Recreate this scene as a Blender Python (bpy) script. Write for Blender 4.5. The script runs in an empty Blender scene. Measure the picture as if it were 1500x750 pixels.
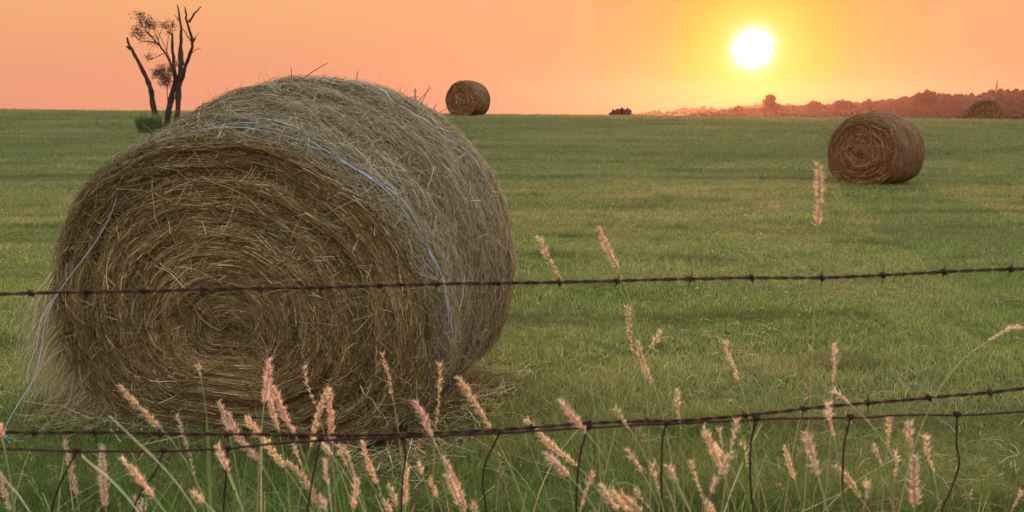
import bpy, math, random
import numpy as np
from mathutils import Vector
random.seed(7)
rng = np.random.default_rng(11)
R = math.radians
C = bpy.context.scene.collection
scene = bpy.context.scene

# ---------------------------------------------------------------- camera
EYE = 1.6
FPX = 1150.0                       # focal length in photo pixels (photo 1500 wide)
PITCH = math.atan(203 / FPX)
cam_d = bpy.data.cameras.new('camera')
cam = bpy.data.objects.new('camera', cam_d); C.objects.link(cam)
cam.location = (0, 0, EYE)
cam.rotation_euler = (R(90) - PITCH, 0, 0)
cam_d.sensor_width = 36; cam_d.lens = 36 * FPX / 1500
cam_d.clip_start = 0.05; cam_d.clip_end = 6000
cam_d.dof.use_dof = True; cam_d.dof.focus_distance = 5.0; cam_d.dof.aperture_fstop = 4.5
scene.camera = cam

CP, SP = math.cos(PITCH), math.sin(PITCH)
def at(px, py, Y):
    """world point on the sight line of a photo pixel at forward distance Y"""
    x = (px - 750) / FPX; u = (375 - py) / FPX
    d = np.array([x, CP + u * SP, -SP + u * CP])
    return np.array([0, 0, EYE]) + d * (Y / d[1])

# ---------------------------------------------------------------- sky and sun
sd = at(1103, 71, 1.0) - np.array([0, 0, EYE]); sd /= np.linalg.norm(sd)
SUN_EL = math.asin(sd[2]); SUN_AZ = math.atan2(sd[0], sd[1])
w = bpy.data.worlds.new('World'); scene.world = w; w.use_nodes = True
nt = w.node_tree; nt.nodes.clear()
N = lambda t: nt.nodes.new(t)
out = N('ShaderNodeOutputWorld'); bg = N('ShaderNodeBackground'); bg2 = N('ShaderNodeBackground'); add = N('ShaderNodeAddShader')
tc = N('ShaderNodeTexCoord'); sep = N('ShaderNodeSeparateXYZ')
nt.links.new(tc.outputs['Generated'], sep.inputs[0])
def ramp(tree, fac, stops, interp='LINEAR'):
    r = tree.nodes.new('ShaderNodeValToRGB'); r.color_ramp.interpolation = interp
    els = r.color_ramp.elements
    while len(els) < len(stops): els.new(0.5)
    for e, (p, c) in zip(els, stops): e.position = p; e.color = (c[0], c[1], c[2], 1)
    tree.links.new(fac, r.inputs[0]); return r
el = ramp(nt, sep.outputs['Z'], [
    (0.0, (0.83, 0.315, 0.185)), (0.05, (0.86, 0.345, 0.19)), (0.10, (0.90, 0.395, 0.185)), (0.15, (0.94, 0.45, 0.19)),
    (0.22, (1.0, 0.66, 0.45)), (0.40, (1.55, 1.50, 1.42)), (0.8, (1.85, 2.05, 2.2))])
dot = N('ShaderNodeVectorMath'); dot.operation = 'DOT_PRODUCT'; dot.inputs[1].default_value = tuple(sd)
nt.links.new(tc.outputs['Generated'], dot.inputs[0])
ac = N('ShaderNodeMath'); ac.operation = 'ARCCOSINE'; nt.links.new(dot.outputs['Value'], ac.inputs[0])
dg = N('ShaderNodeMath'); dg.operation = 'DIVIDE'; dg.inputs[1].default_value = R(20); nt.links.new(ac.outputs[0], dg.inputs[0])
halo = ramp(nt, dg.outputs[0], [(0.0, (1.6, 1.5, 1.3)), (0.058, (1.6, 1.5, 1.3)), (0.072, (1.02, .86, .40)), (0.10, (1.0, .68, .13)), (0.13, (.98, .60, .08)),
    (0.21, (.95, .47, .05)), (0.31, (.93, .38, .07)), (0.52, (.94, .33, .10)), (1.0, (.92, .30, .14))])
hf = ramp(nt, dg.outputs[0], [(0.0, (1, 1, 1)), (0.22, (1, 1, 1)), (0.40, (.72, .72, .72)), (0.65, (.3, .3, .3)), (1.0, (0, 0, 0))], 'EASE')
mx = N('ShaderNodeMix'); mx.data_type = 'RGBA'
lowf = ramp(nt, sep.outputs['Z'], [(0.0, (.35, .35, .35)), (.03, (.7, .7, .7)), (.065, (1, 1, 1))])
fm = N('ShaderNodeMath'); fm.operation = 'MULTIPLY'; nt.links.new(hf.outputs[0], fm.inputs[0]); nt.links.new(lowf.outputs[0], fm.inputs[1])
nt.links.new(fm.outputs[0], mx.inputs[0]); nt.links.new(el.outputs[0], mx.inputs[6]); nt.links.new(halo.outputs[0], mx.inputs[7])
nt.links.new(mx.outputs[2], bg.inputs[0]); bg.inputs[1].default_value = 1.0
sky = N('ShaderNodeTexSky'); sky.sky_type = 'NISHITA'; sky.sun_disc = False
sky.sun_elevation = SUN_EL; sky.sun_rotation = SUN_AZ; sky.altitude = 200; sky.dust_density = 3
nt.links.new(sky.outputs[0], bg2.inputs[0]); bg2.inputs[1].default_value = 0.002
nt.links.new(bg.outputs[0], add.inputs[0]); nt.links.new(bg2.outputs[0], add.inputs[1]); nt.links.new(add.outputs[0], out.inputs['Surface'])

sun_d = bpy.data.lights.new('sun', 'SUN'); sun = bpy.data.objects.new('sun', sun_d); C.objects.link(sun)
sun_d.energy = 5.0; sun_d.angle = R(0.9); sun_d.color = (1.0, 0.42, 0.20)
sun.rotation_euler = (-Vector(sd)).to_track_quat('-Z', 'Y').to_euler()

vs = scene.view_settings
vs.view_transform = 'Standard'; vs.look = 'None'; vs.exposure = 0.0; vs.gamma = 1.0; vs.use_curve_mapping = False
cy = scene.cycles
cy.use_denoising = True
cy.max_bounces = 6; cy.diffuse_bounces = 3; cy.glossy_bounces = 2; cy.transmission_bounces = 4; cy.volume_bounces = 1
cy.sample_clamp_indirect = 4.0

# ---------------------------------------------------------------- helpers
def tag(o, label=None, cat=None, group=None, kind=None):
    if label: o['label'] = label
    if cat: o['category'] = cat
    if group: o['group'] = group
    if kind: o['kind'] = kind
    return o
def empty(name, loc=(0, 0, 0)):
    o = bpy.data.objects.new(name, None); o.location = tuple(loc); o.empty_display_size = .1; C.objects.link(o); return o

class MB:
    """collects verts / faces / colours, then links ONE mesh object"""
    def __init__(s): s.v = []; s.q = []; s.t = []; s.c = []; s.n = 0
    def add(s, v, q=None, t=None, col=(1, 1, 1)):
        v = np.asarray(v, float).reshape(-1, 3); s.v.append(v)
        if q is not None and len(q): s.q.append(np.asarray(q, np.int64).reshape(-1, 4) + s.n)
        if t is not None and len(t): s.t.append(np.asarray(t, np.int64).reshape(-1, 3) + s.n)
        col = np.asarray(col, float)
        if col.ndim == 1: col = np.tile(col, (len(v), 1))
        s.c.append(col); s.n += len(v)
    def build(s, name, mat, parent=None, smooth=True):
        v = np.concatenate(s.v); c = np.concatenate(s.c)
        if parent is not None: v = v - np.array(parent.matrix_basis.translation if parent.parent is None else root_loc(parent))
        q = np.concatenate(s.q) if s.q else np.zeros((0, 4), int); t = np.concatenate(s.t) if s.t else np.zeros((0, 3), int)
        me = bpy.data.meshes.new(name)
        me.vertices.add(len(v)); me.vertices.foreach_set('co', v.astype(np.float32).ravel())
        nl = len(q) * 4 + len(t) * 3; me.loops.add(nl)
        me.loops.foreach_set('vertex_index', np.concatenate([q.ravel(), t.ravel()]).astype(np.int32))
        me.polygons.add(len(q) + len(t))
        ls = np.concatenate([np.arange(len(q)) * 4, len(q) * 4 + np.arange(len(t)) * 3]).astype(np.int32)
        me.polygons.foreach_set('loop_start', ls)
        if smooth: me.polygons.foreach_set('use_smooth', np.ones(len(q) + len(t), bool))
        a = me.color_attributes.new('Col', 'FLOAT_COLOR', 'POINT')
        a.data.foreach_set('color', np.hstack([c, np.ones((len(c), 1))]).astype(np.float32).ravel())
        me.update(calc_edges=True); me.validate()
        me.materials.append(mat)
        o = bpy.data.objects.new(name, me); C.objects.link(o)
        if parent is not None: o.parent = parent
        return o
def root_loc(o):
    p = np.zeros(3)
    while o is not None: p = p + np.array(o.location); o = o.parent
    return p

def tube(mb, pts, rad, n=6, col=(1, 1, 1), cap=True):
    pts = np.asarray(pts, float); k = len(pts)
    rad = np.full(k, rad) if np.isscalar(rad) else np.asarray(rad, float)
    tg = np.gradient(pts, axis=0); tg /= np.linalg.norm(tg, axis=1)[:, None] + 1e-12
    ref = np.array([0, 0, 1.0]) if abs(tg[:, 2].mean()) < .7 else np.array([0, 1.0, 0])
    a = np.cross(tg, ref); a /= np.linalg.norm(a, axis=1)[:, None] + 1e-12; b = np.cross(tg, a)
    th = np.arange(n) * 2 * math.pi / n
    ring = pts[:, None] + rad[:, None, None] * (np.cos(th)[None, :, None] * a[:, None] + np.sin(th)[None, :, None] * b[:, None])
    i = np.arange(k - 1)[:, None] * n; j = np.arange(n)[None]; j2 = (j + 1) % n
    q = np.stack([i + j, i + j2, i + n + j2, i + n + j], -1).reshape(-1, 4)
    v = ring.reshape(-1, 3); t = None
    if cap:
        v = np.vstack([v, pts[:1], pts[-1:]]); jj = np.arange(n); j2 = (jj + 1) % n
        t = np.vstack([np.stack([np.full(n, k * n), j2, jj], 1), np.stack([np.full(n, k * n + 1), (k - 1) * n + jj, (k - 1) * n + j2], 1)])
    mb.add(v, q, t, col)
def smooth_path(pts, n=24):
    """Catmull-Rom through the points"""
    p = np.asarray(pts, float); p = np.vstack([2 * p[0] - p[1], p, 2 * p[-1] - p[-2]])
    segs = len(p) - 3; o = []
    for s in np.linspace(0, segs, n):
        i = min(int(s), segs - 1); t = s - i; a, b, c, d = p[i:i + 4]
        o.append(.5 * ((2 * b) + (-a + c) * t + (2 * a - 5 * b + 4 * c - d) * t * t + (-a + 3 * b - 3 * c + d) * t ** 3))
    return np.array(o)

_tab = rng.random((256, 256))
def vnoise(x, y):
    x = np.asarray(x, float); y = np.asarray(y, float)
    xi = np.floor(x).astype(int); yi = np.floor(y).astype(int); fx = x - xi; fy = y - yi
    fx = fx * fx * (3 - 2 * fx); fy = fy * fy * (3 - 2 * fy)
    g = lambda a, b: _tab[a % 256, b % 256]
    return (g(xi, yi) * (1 - fx) + g(xi + 1, yi) * fx) * (1 - fy) + (g(xi, yi + 1) * (1 - fx) + g(xi + 1, yi + 1) * fx) * fy
def fbm(x, y, o=3):
    return sum(vnoise(x * 2 ** i + 17.3 * i, y * 2 ** i + 5.1 * i) * .5 ** i for i in range(o)) / sum(.5 ** i for i in range(o))
def sstep(a, b, x): t = np.clip((x - a) / (b - a), 0, 1); return t * t * (3 - 2 * t)

def ribbons(mb, P, width, side, col, taper=True):
    """P (n,k,3) paths, side (n,3) or (n,k,3) width direction, col (n,3)"""
    n, k, _ = P.shape
    if side.ndim == 2: side = np.repeat(side[:, None], k, 1)
    wd = np.broadcast_to(np.asarray(width, float).reshape(-1, 1), (n, k)).copy()
    if taper: wd = wd * (1 - .75 * np.linspace(0, 1, k)[None] ** 2)
    s = side / (np.linalg.norm(side, axis=2, keepdims=True) + 1e-9) * wd[..., None] * .5
    v = np.stack([P - s, P + s], 2).reshape(-1, 3)
    base = (np.arange(n) * k * 2)[:, None]; j = (np.arange(k - 1) * 2)[None]
    b = base + j
    q = np.stack([b, b + 1, b + 3, b + 2], -1).reshape(-1, 4)
    mb.add(v, q, None, np.repeat(col, k * 2, 0))

# ---------------------------------------------------------------- materials
def mat(name):
    m = bpy.data.materials.new(name); m.use_nodes = True; t = m.node_tree; t.nodes.clear()
    return m, t, t.nodes.new('ShaderNodeOutputMaterial')
def fibre_mat(name, trans=.25, rough=.7, gain=(1, 1, 1), spec=.08, noise=None):
    m, t, o = mat(name); L = t.links.new
    a = t.nodes.new('ShaderNodeAttribute'); a.attribute_name = 'Col'
    mul = t.nodes.new('ShaderNodeMix'); mul.data_type = 'RGBA'; mul.blend_type = 'MULTIPLY'; mul.inputs[0].default_value = 1
    L(a.outputs['Color'], mul.inputs[6])
    nz = t.nodes.new('ShaderNodeTexNoise'); nz.inputs['Scale'].default_value = noise or 60; nz.inputs['Detail'].default_value = 3
    g = t.nodes.new('ShaderNodeTexCoord'); L(g.outputs['Object'], nz.inputs['Vector'])
    rp = ramp(t, nz.outputs['Fac'], [(.3, tuple(.78 * x for x in gain)), (.7, tuple(1.2 * x for x in gain))]); L(rp.outputs[0], mul.inputs[7])
    p = t.nodes.new('ShaderNodeBsdfPrincipled'); p.inputs['Roughness'].default_value = rough
    p.inputs['Specular IOR Level'].default_value = spec
    L(mul.outputs[2], p.inputs['Base Color'])
    tr = t.nodes.new('ShaderNodeBsdfTranslucent'); L(mul.outputs[2], tr.inputs[0])
    ms = t.nodes.new('ShaderNodeMixShader'); ms.inputs[0].default_value = trans
    L(p.outputs[0], ms.inputs[1]); L(tr.outputs[0], ms.inputs[2]); L(ms.outputs[0], o.inputs[0])
    return m
M_hay = fibre_mat('hay_strands', .12, .8)
M_grass = fibre_mat('grass_blades', .35, .55, noise=8)
M_leaf = fibre_mat('leaves', .3, .6, noise=3)
M_far = fibre_mat('far_leaves', .03, 1.0, noise=.3, spec=0)
M_seed = fibre_mat('seed_plume', .72, .7, noise=200)
M_stem = fibre_mat('grass_stem', .35, .6, noise=80)
M_twine = fibre_mat('twine', .1, .45, spec=.5, noise=400)

def noise_mat(name, c1, c2, scale=8, rough=.85, bump=.3, metal=0, stretch=(1, 1, 1), dist=.01, detail=6):
    m, t, o = mat(name); L = t.links.new
    tc = t.nodes.new('ShaderNodeTexCoord'); mp = t.nodes.new('ShaderNodeMapping'); mp.inputs['Scale'].default_value = stretch
    L(tc.outputs['Object'], mp.inputs[0])
    nz = t.nodes.new('ShaderNodeTexNoise'); nz.inputs['Scale'].default_value = scale; nz.inputs['Detail'].default_value = detail
    L(mp.outputs[0], nz.inputs['Vector'])
    rp = ramp(t, nz.outputs['Fac'], [(.32, c1), (.68, c2)])
    p = t.nodes.new('ShaderNodeBsdfPrincipled'); p.inputs['Roughness'].default_value = rough; p.inputs['Metallic'].default_value = metal
    p.inputs['Specular IOR Level'].default_value = .25
    L(rp.outputs[0], p.inputs['Base Color'])
    b = t.nodes.new('ShaderNodeBump'); b.inputs['Strength'].default_value = bump; b.inputs['Distance'].default_value = dist
    L(nz.outputs['Fac'], b.inputs['Height']); L(b.outputs[0], p.inputs['Normal']); L(p.outputs[0], o.inputs[0])
    return m
M_core = noise_mat('hay_core', (.045, .03, .015), (.16, .11, .055), 45, .95, .8, dist=.02)
M_rust = noise_mat('rusty_wire', (.006, .003, .003), (.055, .020, .012), 70, .85, .5, 0, dist=.001)
M_bark = noise_mat('bark', (.020, .014, .011), (.060, .040, .030), 9, .95, .8, stretch=(1, 1, .3), dist=.03)
M_post = noise_mat('weathered_wood', (.10, .08, .06), (.24, .20, .16), 20, .9, .5, stretch=(1, 1, .1))
M_steel = noise_mat('dull_steel', (.07, .07, .08), (.13, .12, .12), 3, .6, .1, .6)

def ground_mat():
    m, t, o = mat('field_soil_and_stubble'); L = t.links.new
    g = t.nodes.new('ShaderNodeTexCoord')
    def nz(scale, st, det=5):
        mp = t.nodes.new('ShaderNodeMapping'); mp.inputs['Scale'].default_value = st; L(g.outputs['Object'], mp.inputs[0])
        n = t.nodes.new('ShaderNodeTexNoise'); n.inputs['Scale'].default_value = scale; n.inputs['Detail'].default_value = det
        L(mp.outputs[0], n.inputs['Vector']); return n
    a = nz(.5, (.35, 1.6, 1)); b = nz(9, (1, 1, 1)); c = nz(70, (1, 1, 1), 3)
    r1 = ramp(t, a.outputs['Fac'], [(.35, (.045, .062, .018)), (.5, (.075, .088, .026)), (.65, (.115, .11, .04))])
    r2 = ramp(t, b.outputs['Fac'], [(.3, (.55, .6, .5)), (.7, (1.4, 1.3, 1.2))])
    r3 = ramp(t, c.outputs['Fac'], [(.3, (.5, .5, .5)), (.7, (1.5, 1.4, 1.2))])
    m1 = t.nodes.new('ShaderNodeMix'); m1.data_type = 'RGBA'; m1.blend_type = 'MULTIPLY'; m1.inputs[0].default_value = 1
    m2 = t.nodes.new('ShaderNodeMix'); m2.data_type = 'RGBA'; m2.blend_type = 'MULTIPLY'; m2.inputs[0].default_value = 1
    L(r1.outputs[0], m1.inputs[6]); L(r2.outputs[0], m1.inputs[7]); L(m1.outputs[2], m2.inputs[6]); L(r3.outputs[0], m2.inputs[7])
    p = t.nodes.new('ShaderNodeBsdfPrincipled'); p.inputs['Roughness'].default_value = .95; p.inputs['Specular IOR Level'].default_value = .1
    L(m2.outputs[2], p.inputs['Base Color'])
    bp = t.nodes.new('ShaderNodeBump'); bp.inputs['Strength'].default_value = .8; bp.inputs['Distance'].default_value = .03
    L(c.outputs['Fac'], bp.inputs['Height']); L(bp.outputs[0], p.inputs['Normal']); L(p.outputs[0], o.inputs[0])
    return m
M_ground = ground_mat()

# ---------------------------------------------------------------- terrain
def gz(x, y):
    x = np.asarray(x, float); y = np.asarray(y, float)
    xe = np.clip(x, -60, 60)
    crest = 1.75 - .0096 * xe
    r = crest * sstep(17, 42, y) ** 1.1
    z = r - (crest + 3.0) * sstep(41, 95, y)                      # far side of the rise falls into a shallow valley
    z = z - 0.35 * sstep(41, 47, y) * sstep(0, 24, x)
    z = z + 14 * sstep(150, 620, y) * sstep(40, 330, x) * (1 + .3 * np.sin(x / 70))
    z = z + (vnoise(x * .35, y * .5) - .5) * .07 * sstep(2.0, 6, y) * (1 - .6 * sstep(12, 40, y))
    return z
# ground sheet (graded grid reaching past the far woods)
gx = np.concatenate([-np.geomspace(1200, 14, 46), np.linspace(-12, 12, 97), np.geomspace(14, 1200, 46)])
gy = np.concatenate([[-300, -120, -40, -15], np.linspace(-6, 48, 217), np.geomspace(49.5, 1100, 64)])
X, Yg = np.meshgrid(gx, gy); Z = gz(X, Yg)
mb = MB(); nx, ny = len(gx), len(gy)
i, j = np.meshgrid(np.arange(nx - 1), np.arange(ny - 1)); b = (j * nx + i).ravel()
mb.add(np.stack([X, Yg, Z], -1), np.stack([b, b + 1, b + nx + 1, b + nx], 1))
ground = mb.build('ground', M_ground); tag(ground, 'gently rising mown hay field', None, None, 'structure')

# ---------------------------------------------------------------- field grass
def grass_field():
    def sample(n, y0, y1):
        u = rng.random(n); y = y0 * (y1 / y0) ** u
        x = (rng.random(n) * 2 - 1) * (y * .74 + .9)
        return x, y
    mb = MB()
    x1, y1 = sample(330000, 2.2, 13); x2, y2 = sample(190000, 13, 46)
    for x, y, k in ((x1, y1, 4), (x2, y2, 3)):
        clump = fbm(x * 2.3, y * 2.3, 3); big = fbm(x * .25 + 9, y * .75, 3); streak = fbm(x * .12 + 40, y * 1.1 + 3, 2)
        keep = rng.random(len(x)) < np.clip(.5 + 1.3 * (clump - .25), .12, 1)
        x, y, clump, big, streak = (a[keep] for a in (x, y, clump, big, streak))
        n = len(x); z = gz(x, y) - .005
        h = (.026 + .070 * clump ** 1.5 * (.6 + .9 * big)) * (.6 + .8 * rng.random(n)) * (1 + .5 * sstep(8, 30, y) * (streak - .4))
        row = sstep(.45, .95, np.sin(2 * math.pi * (y / (1.05 + .012 * y) + .9 * fbm(x * .35, y * .2 + 7, 2)))) * sstep(.42, .62, fbm(x * .9 + 30, y * 1.6, 2))
        h *= np.where(rng.random(n) < .04, 1.7, 1) * (1 + .35 * row)
        h = h * (1 + .5 * (1 - sstep(2.3, 4.3, y)))
        wdt = .0026 * (np.maximum(y, 3) / 3.5) ** .8 * (.6 + .8 * rng.random(n))
        a = rng.random(n) * 2 * math.pi; ln = (.25 + .9 * rng.random(n) ** 1.5)
        d = np.stack([np.cos(a), np.sin(a), np.zeros(n)], 1)
        s = np.linspace(0, 1, k)
        P = np.stack([x, y, z], 1)[:, None] + d[:, None] * (h * ln)[:, None, None] * (s ** 1.8)[None, :, None] \
            + np.array([0, 0, 1.0]) * h[:, None, None] * (s - .25 * ln.clip(0, 1.2)[:, None] * s ** 2)[..., None] if False else \
            np.stack([x, y, z], 1)[:, None] + d[:, None] * (h * ln)[:, None, None] * (s ** 1.8)[None, :, None] \
            + np.array([0, 0, 1.0])[None, None] * (h[:, None] * (s[None] - .22 * ln[:, None] * s[None] ** 2))[..., None]
        b2 = rng.random(n) * 2 * math.pi; side = np.stack([np.cos(b2), np.sin(b2) * .5, np.zeros(n)], 1)
        dry = np.clip(.30 + 1.25 * (fbm(x * .55 + 70, y * .8, 3) - .5) + .35 * (big - .5) + .45 * (rng.random(n) - .5) - .15 * (streak - .5), 0, 1)
        g1 = np.array([.120, .195, .046]); g2 = np.array([.30, .345, .095]); st = np.array([.40, .33, .15])
        mixv = rng.random(n)[:, None]; col = g1 * (1 - mixv) + g2 * mixv
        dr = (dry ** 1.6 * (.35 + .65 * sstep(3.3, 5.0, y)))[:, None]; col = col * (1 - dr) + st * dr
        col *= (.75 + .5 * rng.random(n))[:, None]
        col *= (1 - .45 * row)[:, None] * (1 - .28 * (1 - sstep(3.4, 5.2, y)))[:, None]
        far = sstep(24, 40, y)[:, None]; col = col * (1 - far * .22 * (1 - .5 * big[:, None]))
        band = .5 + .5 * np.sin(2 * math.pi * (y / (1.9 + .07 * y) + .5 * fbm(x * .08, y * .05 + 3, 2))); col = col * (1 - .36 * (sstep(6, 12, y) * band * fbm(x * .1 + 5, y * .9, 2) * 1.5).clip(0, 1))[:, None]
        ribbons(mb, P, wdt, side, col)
    # cut straw lying about
    n = 5000; x, y = sample(n, 2.6, 20)
    L = .04 + .12 * rng.random(n); a = rng.random(n) * 6.28; z = gz(x, y) + .015 + .04 * rng.random(n)
    d = np.stack([np.cos(a), np.sin(a), (rng.random(n) - .5) * .5], 1); s = np.linspace(-.5, .5, 3)
    P = np.stack([x, y, z], 1)[:, None] + d[:, None] * (L[:, None] * s)[..., None]
    P[..., 2] += .012 * (1 - (2 * s) ** 2)
    ribbons(mb, P, .0022 + .001 * y / 6, np.cross(d, [0, 0, 1]), np.array([.45, .37, .22]) * (.6 + .6 * rng.random(n))[:, None], False)
    o = mb.build('grass', M_grass); tag(o, 'short mown green grass with dry stubble covering the field', 'grass', None, 'stuff')
grass_field()

# ---------------------------------------------------------------- bales
def hay_col(n, grey=0.0):
    pal = np.array([[.28, .19, .085], [.15, .095, .042], [.21, .17, .075], [.52, .42, .25], [.07, .042, .02]])
    pr = [.31, .22, .21, .11, .15]
    c = pal[rng.choice(5, n, p=pr)] * (.7 + .6 * rng.random(n))[:, None]
    g = np.array([.34, .30, .20])
    gm = grey * rng.random(n)[:, None]
    return c * (1 - gm) + g * gm * (.7 + .6 * rng.random(n))[:, None]

class Bale:
    def __init__(s, origin, yaw, L, W, H, cz=.46, rim=.06, seed=0, bumps=1.0, squash=1.1):
        s.o = np.asarray(origin, float); s.L = L; s.W = W; s.H = H; s.cz = cz; s.sq = squash
        s.A = np.array([math.sin(yaw), math.cos(yaw), 0]); s.Rr = np.array([math.cos(yaw), -math.sin(yaw), 0]); s.seed = seed; s.bp = bumps; s.rim = rim
    def loc(s, x, u, z): return s.o + np.asarray(x)[..., None] * s.Rr + np.asarray(u)[..., None] * s.A + np.asarray(z)[..., None] * np.array([0, 0, 1.0])
    def sect(s, u, t, grow=0.0):
        """u 0..1 along the axis, t angle -> x, z in the section"""
        Wd = np.interp(u, *s.W) + grow; H = np.interp(u, *s.H); zc = s.cz * H
        ed = np.minimum(u, 1 - u) * s.L; rr = 1 - s.rim * np.clip(1 - ed / .09, 0, 1) ** 2
        up = np.sin(t) >= 0; ct = np.cos(t)
        x = Wd * rr * np.where(up, ct, np.sign(ct) * np.abs(ct) ** .72)
        z = np.where(up, zc + (H - zc) * rr * np.sin(t) + grow * np.sin(t), np.maximum(-.01, zc + zc * s.sq * rr * np.sin(t) + grow * np.sin(t)))
        return x, z
    def bump_side(s, u, t):
        tt = np.abs(((t + math.pi) % (2 * math.pi)) - math.pi)
        return s.bp * (.050 * (fbm(u * 5 + s.seed, tt * 1.6 + 3, 2) - .5) + .055 * (fbm(u * 15 + 31 + s.seed, tt * 3.0, 3) - .5))
    def side(s, u, t, off=0.0):
        x, z = s.sect(u, t, s.bump_side(u, t) + off)
        return s.loc(x, u * s.L, z)
    def bump_face(s, rho, t):
        tt = np.abs(((t + math.pi) % (2 * math.pi)) - math.pi)
        ring = fbm(rho * 19 + s.seed, tt * .8, 3) - .5
        return s.bp * (.085 * ring * np.clip(rho * 3, 0.2, 1) + .05 * (fbm(rho * 4 + 55, tt * .9 + 8, 2) - .5))
    def face(s, rho, t, off=0.0, end=0):
        u = np.zeros_like(rho) if end == 0 else np.ones_like(rho)
        x, z = s.sect(u, t, s.bump_side(u, t)); zc = s.cz * np.interp(float(end), *s.H) * .93
        x = x * rho + .03 * (1 - rho); z = zc + (z - zc) * rho
        dep = s.bump_face(rho, t) * (1 - sstep(.93, 1, rho)) + .05 * (1 - rho ** 2) + off
        return s.loc(x, (s.L * u) + (-dep if end == 0 else dep), np.maximum(z, -.01))
    def core(s, mb, nt=200, nu=46, nr=44):
        t = np.linspace(0, 2 * math.pi, nt + 1)[:-1]
        col = np.array([.5, .5, .5])
        def grid(P, flip):
            n0, n1 = P.shape[:2]; i, j = np.meshgrid(np.arange(n0 - 1), np.arange(n1), indexing='ij'); j2 = (j + 1) % n1
            q = np.stack([i * n1 + j, i * n1 + j2, (i + 1) * n1 + j2, (i + 1) * n1 + j], -1).reshape(-1, 4)
            mb.add(P.reshape(-1, 3), q[:, ::-1] if flip else q, None, col)
        U, T = np.meshgrid(np.linspace(0, 1, nu), t, indexing='ij'); grid(s.side(U, T, -.012), False)
        Rh, T = np.meshgrid(np.linspace(1, .004, nr), t, indexing='ij')
        grid(s.face(Rh, T, -.012), True); grid(s.face(Rh, T, -.012, 1), False)
    def strands_face(s, mb, n, wd, ln=(.08, .30), end=0, stray=.12, lift=.02):
        rho = np.sqrt(rng.random(n)) * .985 + .01; t0 = rng.random(n) * 2 * math.pi
        L = ln[0] + (ln[1] - ln[0]) * rng.random(n) ** 1.4; al = rng.normal(0, .12, n)
        st = rng.random(n) < stray; al = np.where(st, rng.uniform(-1.5, 1.5, n), al)
        Rm = np.interp(float(end), *s.W) * .9; k = 6; q = np.linspace(-.5, .5, k)
        rk = np.clip(rho[:, None] + (q * L[:, None]) * np.sin(al)[:, None] / Rm, .02, 1.015)
        tk = t0[:, None] + (q * L[:, None]) * np.cos(al)[:, None] / (Rm * np.maximum(rho, .12))[:, None]
        bend = rng.normal(0, .012, n)
        off = (lift * rng.random(n) ** 2)[:, None] + bend[:, None] * q * 2 + np.where(st, .012, 0)[:, None]
        P = s.face(rk, tk, off, end)
        tg = P[:, -1] - P[:, 0]; nrm = -s.A if end == 0 else s.A
        sd_ = np.cross(tg, nrm + rng.normal(0, .5, (n, 3)))
        band = (fbm(rho * 19 + s.seed, np.abs(((t0 + math.pi) % (2 * math.pi)) - math.pi) * .8, 3) - .5)
        c = hay_col(n) * (1 + .9 * band)[:, None]
        ribbons(mb, P, wd * (.6 + .8 * rng.random(n)), sd_, c, False)
    def strands_side(s, mb, n, wd, ln=(.08, .30), stray=.3, lift=.02, tr=(-.6, 3.75)):
        u = rng.random(n); t0 = rng.uniform(tr[0], tr[1], n)
        L = ln[0] + (ln[1] - ln[0]) * rng.random(n) ** 1.4; al = rng.normal(0, .33, n)
        st = rng.random(n) < stray; al = np.where(st, rng.uniform(-1.57, 1.57, n), al)
        k = 6; q = np.linspace(-.5, .5, k); Rm = np.interp(.5, *s.W) * .95
        uk = u[:, None] + (q * L[:, None]) * np.sin(al)[:, None] / s.L
        uk = np.clip(uk, -.015, 1.015); tk = t0[:, None] + (q * L[:, None]) * np.cos(al)[:, None] / Rm
        off = (lift * rng.random(n) ** 1.5)[:, None] + rng.normal(0, .012, n)[:, None] * q * 2 + rng.normal(0, .012, n)[:, None] * (1 - (2 * q) ** 2)
        P = s.side(uk, tk, off)
        tg = P[:, -1] - P[:, 0]; nrm = np.cos(t0)[:, None] * s.Rr + np.sin(t0)[:, None] * np.array([0, 0, 1.0])
        sd_ = np.cross(tg, nrm + rng.normal(0, .5, (n, 3)))
        ribbons(mb, P, wd * (.6 + .8 * rng.random(n)), sd_, hay_col(n, .95), False)
    def stick_out(s, mb, n, wd, ln=(.04, .16), tr=(.2, 2.9)):
        u = rng.random(n); t0 = rng.uniform(tr[0], tr[1], n)
        p0 = s.side(u, t0, -.01); L = ln[0] + (ln[1] - ln[0]) * rng.random(n) ** 3
        nrm = np.cos(t0)[:, None] * s.Rr + np.sin(t0)[:, None] * np.array([0, 0, 1.0])
        d = nrm * .55 + rng.normal(0, .6, (n, 3)); d /= np.linalg.norm(d, axis=1)[:, None]
        c = rng.normal(0, .35, (n, 3)); q = np.linspace(0, 1, 5)
        P = p0[:, None] + d[:, None] * (L[:, None] * q)[..., None] + c[:, None] * (L[:, None] * q ** 2)[..., None] * .6
        ribbons(mb, P, wd * (.6 + .6 * rng.random(n)), np.cross(d, rng.normal(0, 1, (n, 3))), hay_col(n, .6))

def flat_taper(W0, H0):
    return ((0, .1, .5, .9, 1), (W0 * .95, W0 * .985, W0, W0 * .985, W0 * .95)), ((0, .1, .5, .9, 1), (H0 * .95, H0 * .985, H0, H0 * .985, H0 * .96))

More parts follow.
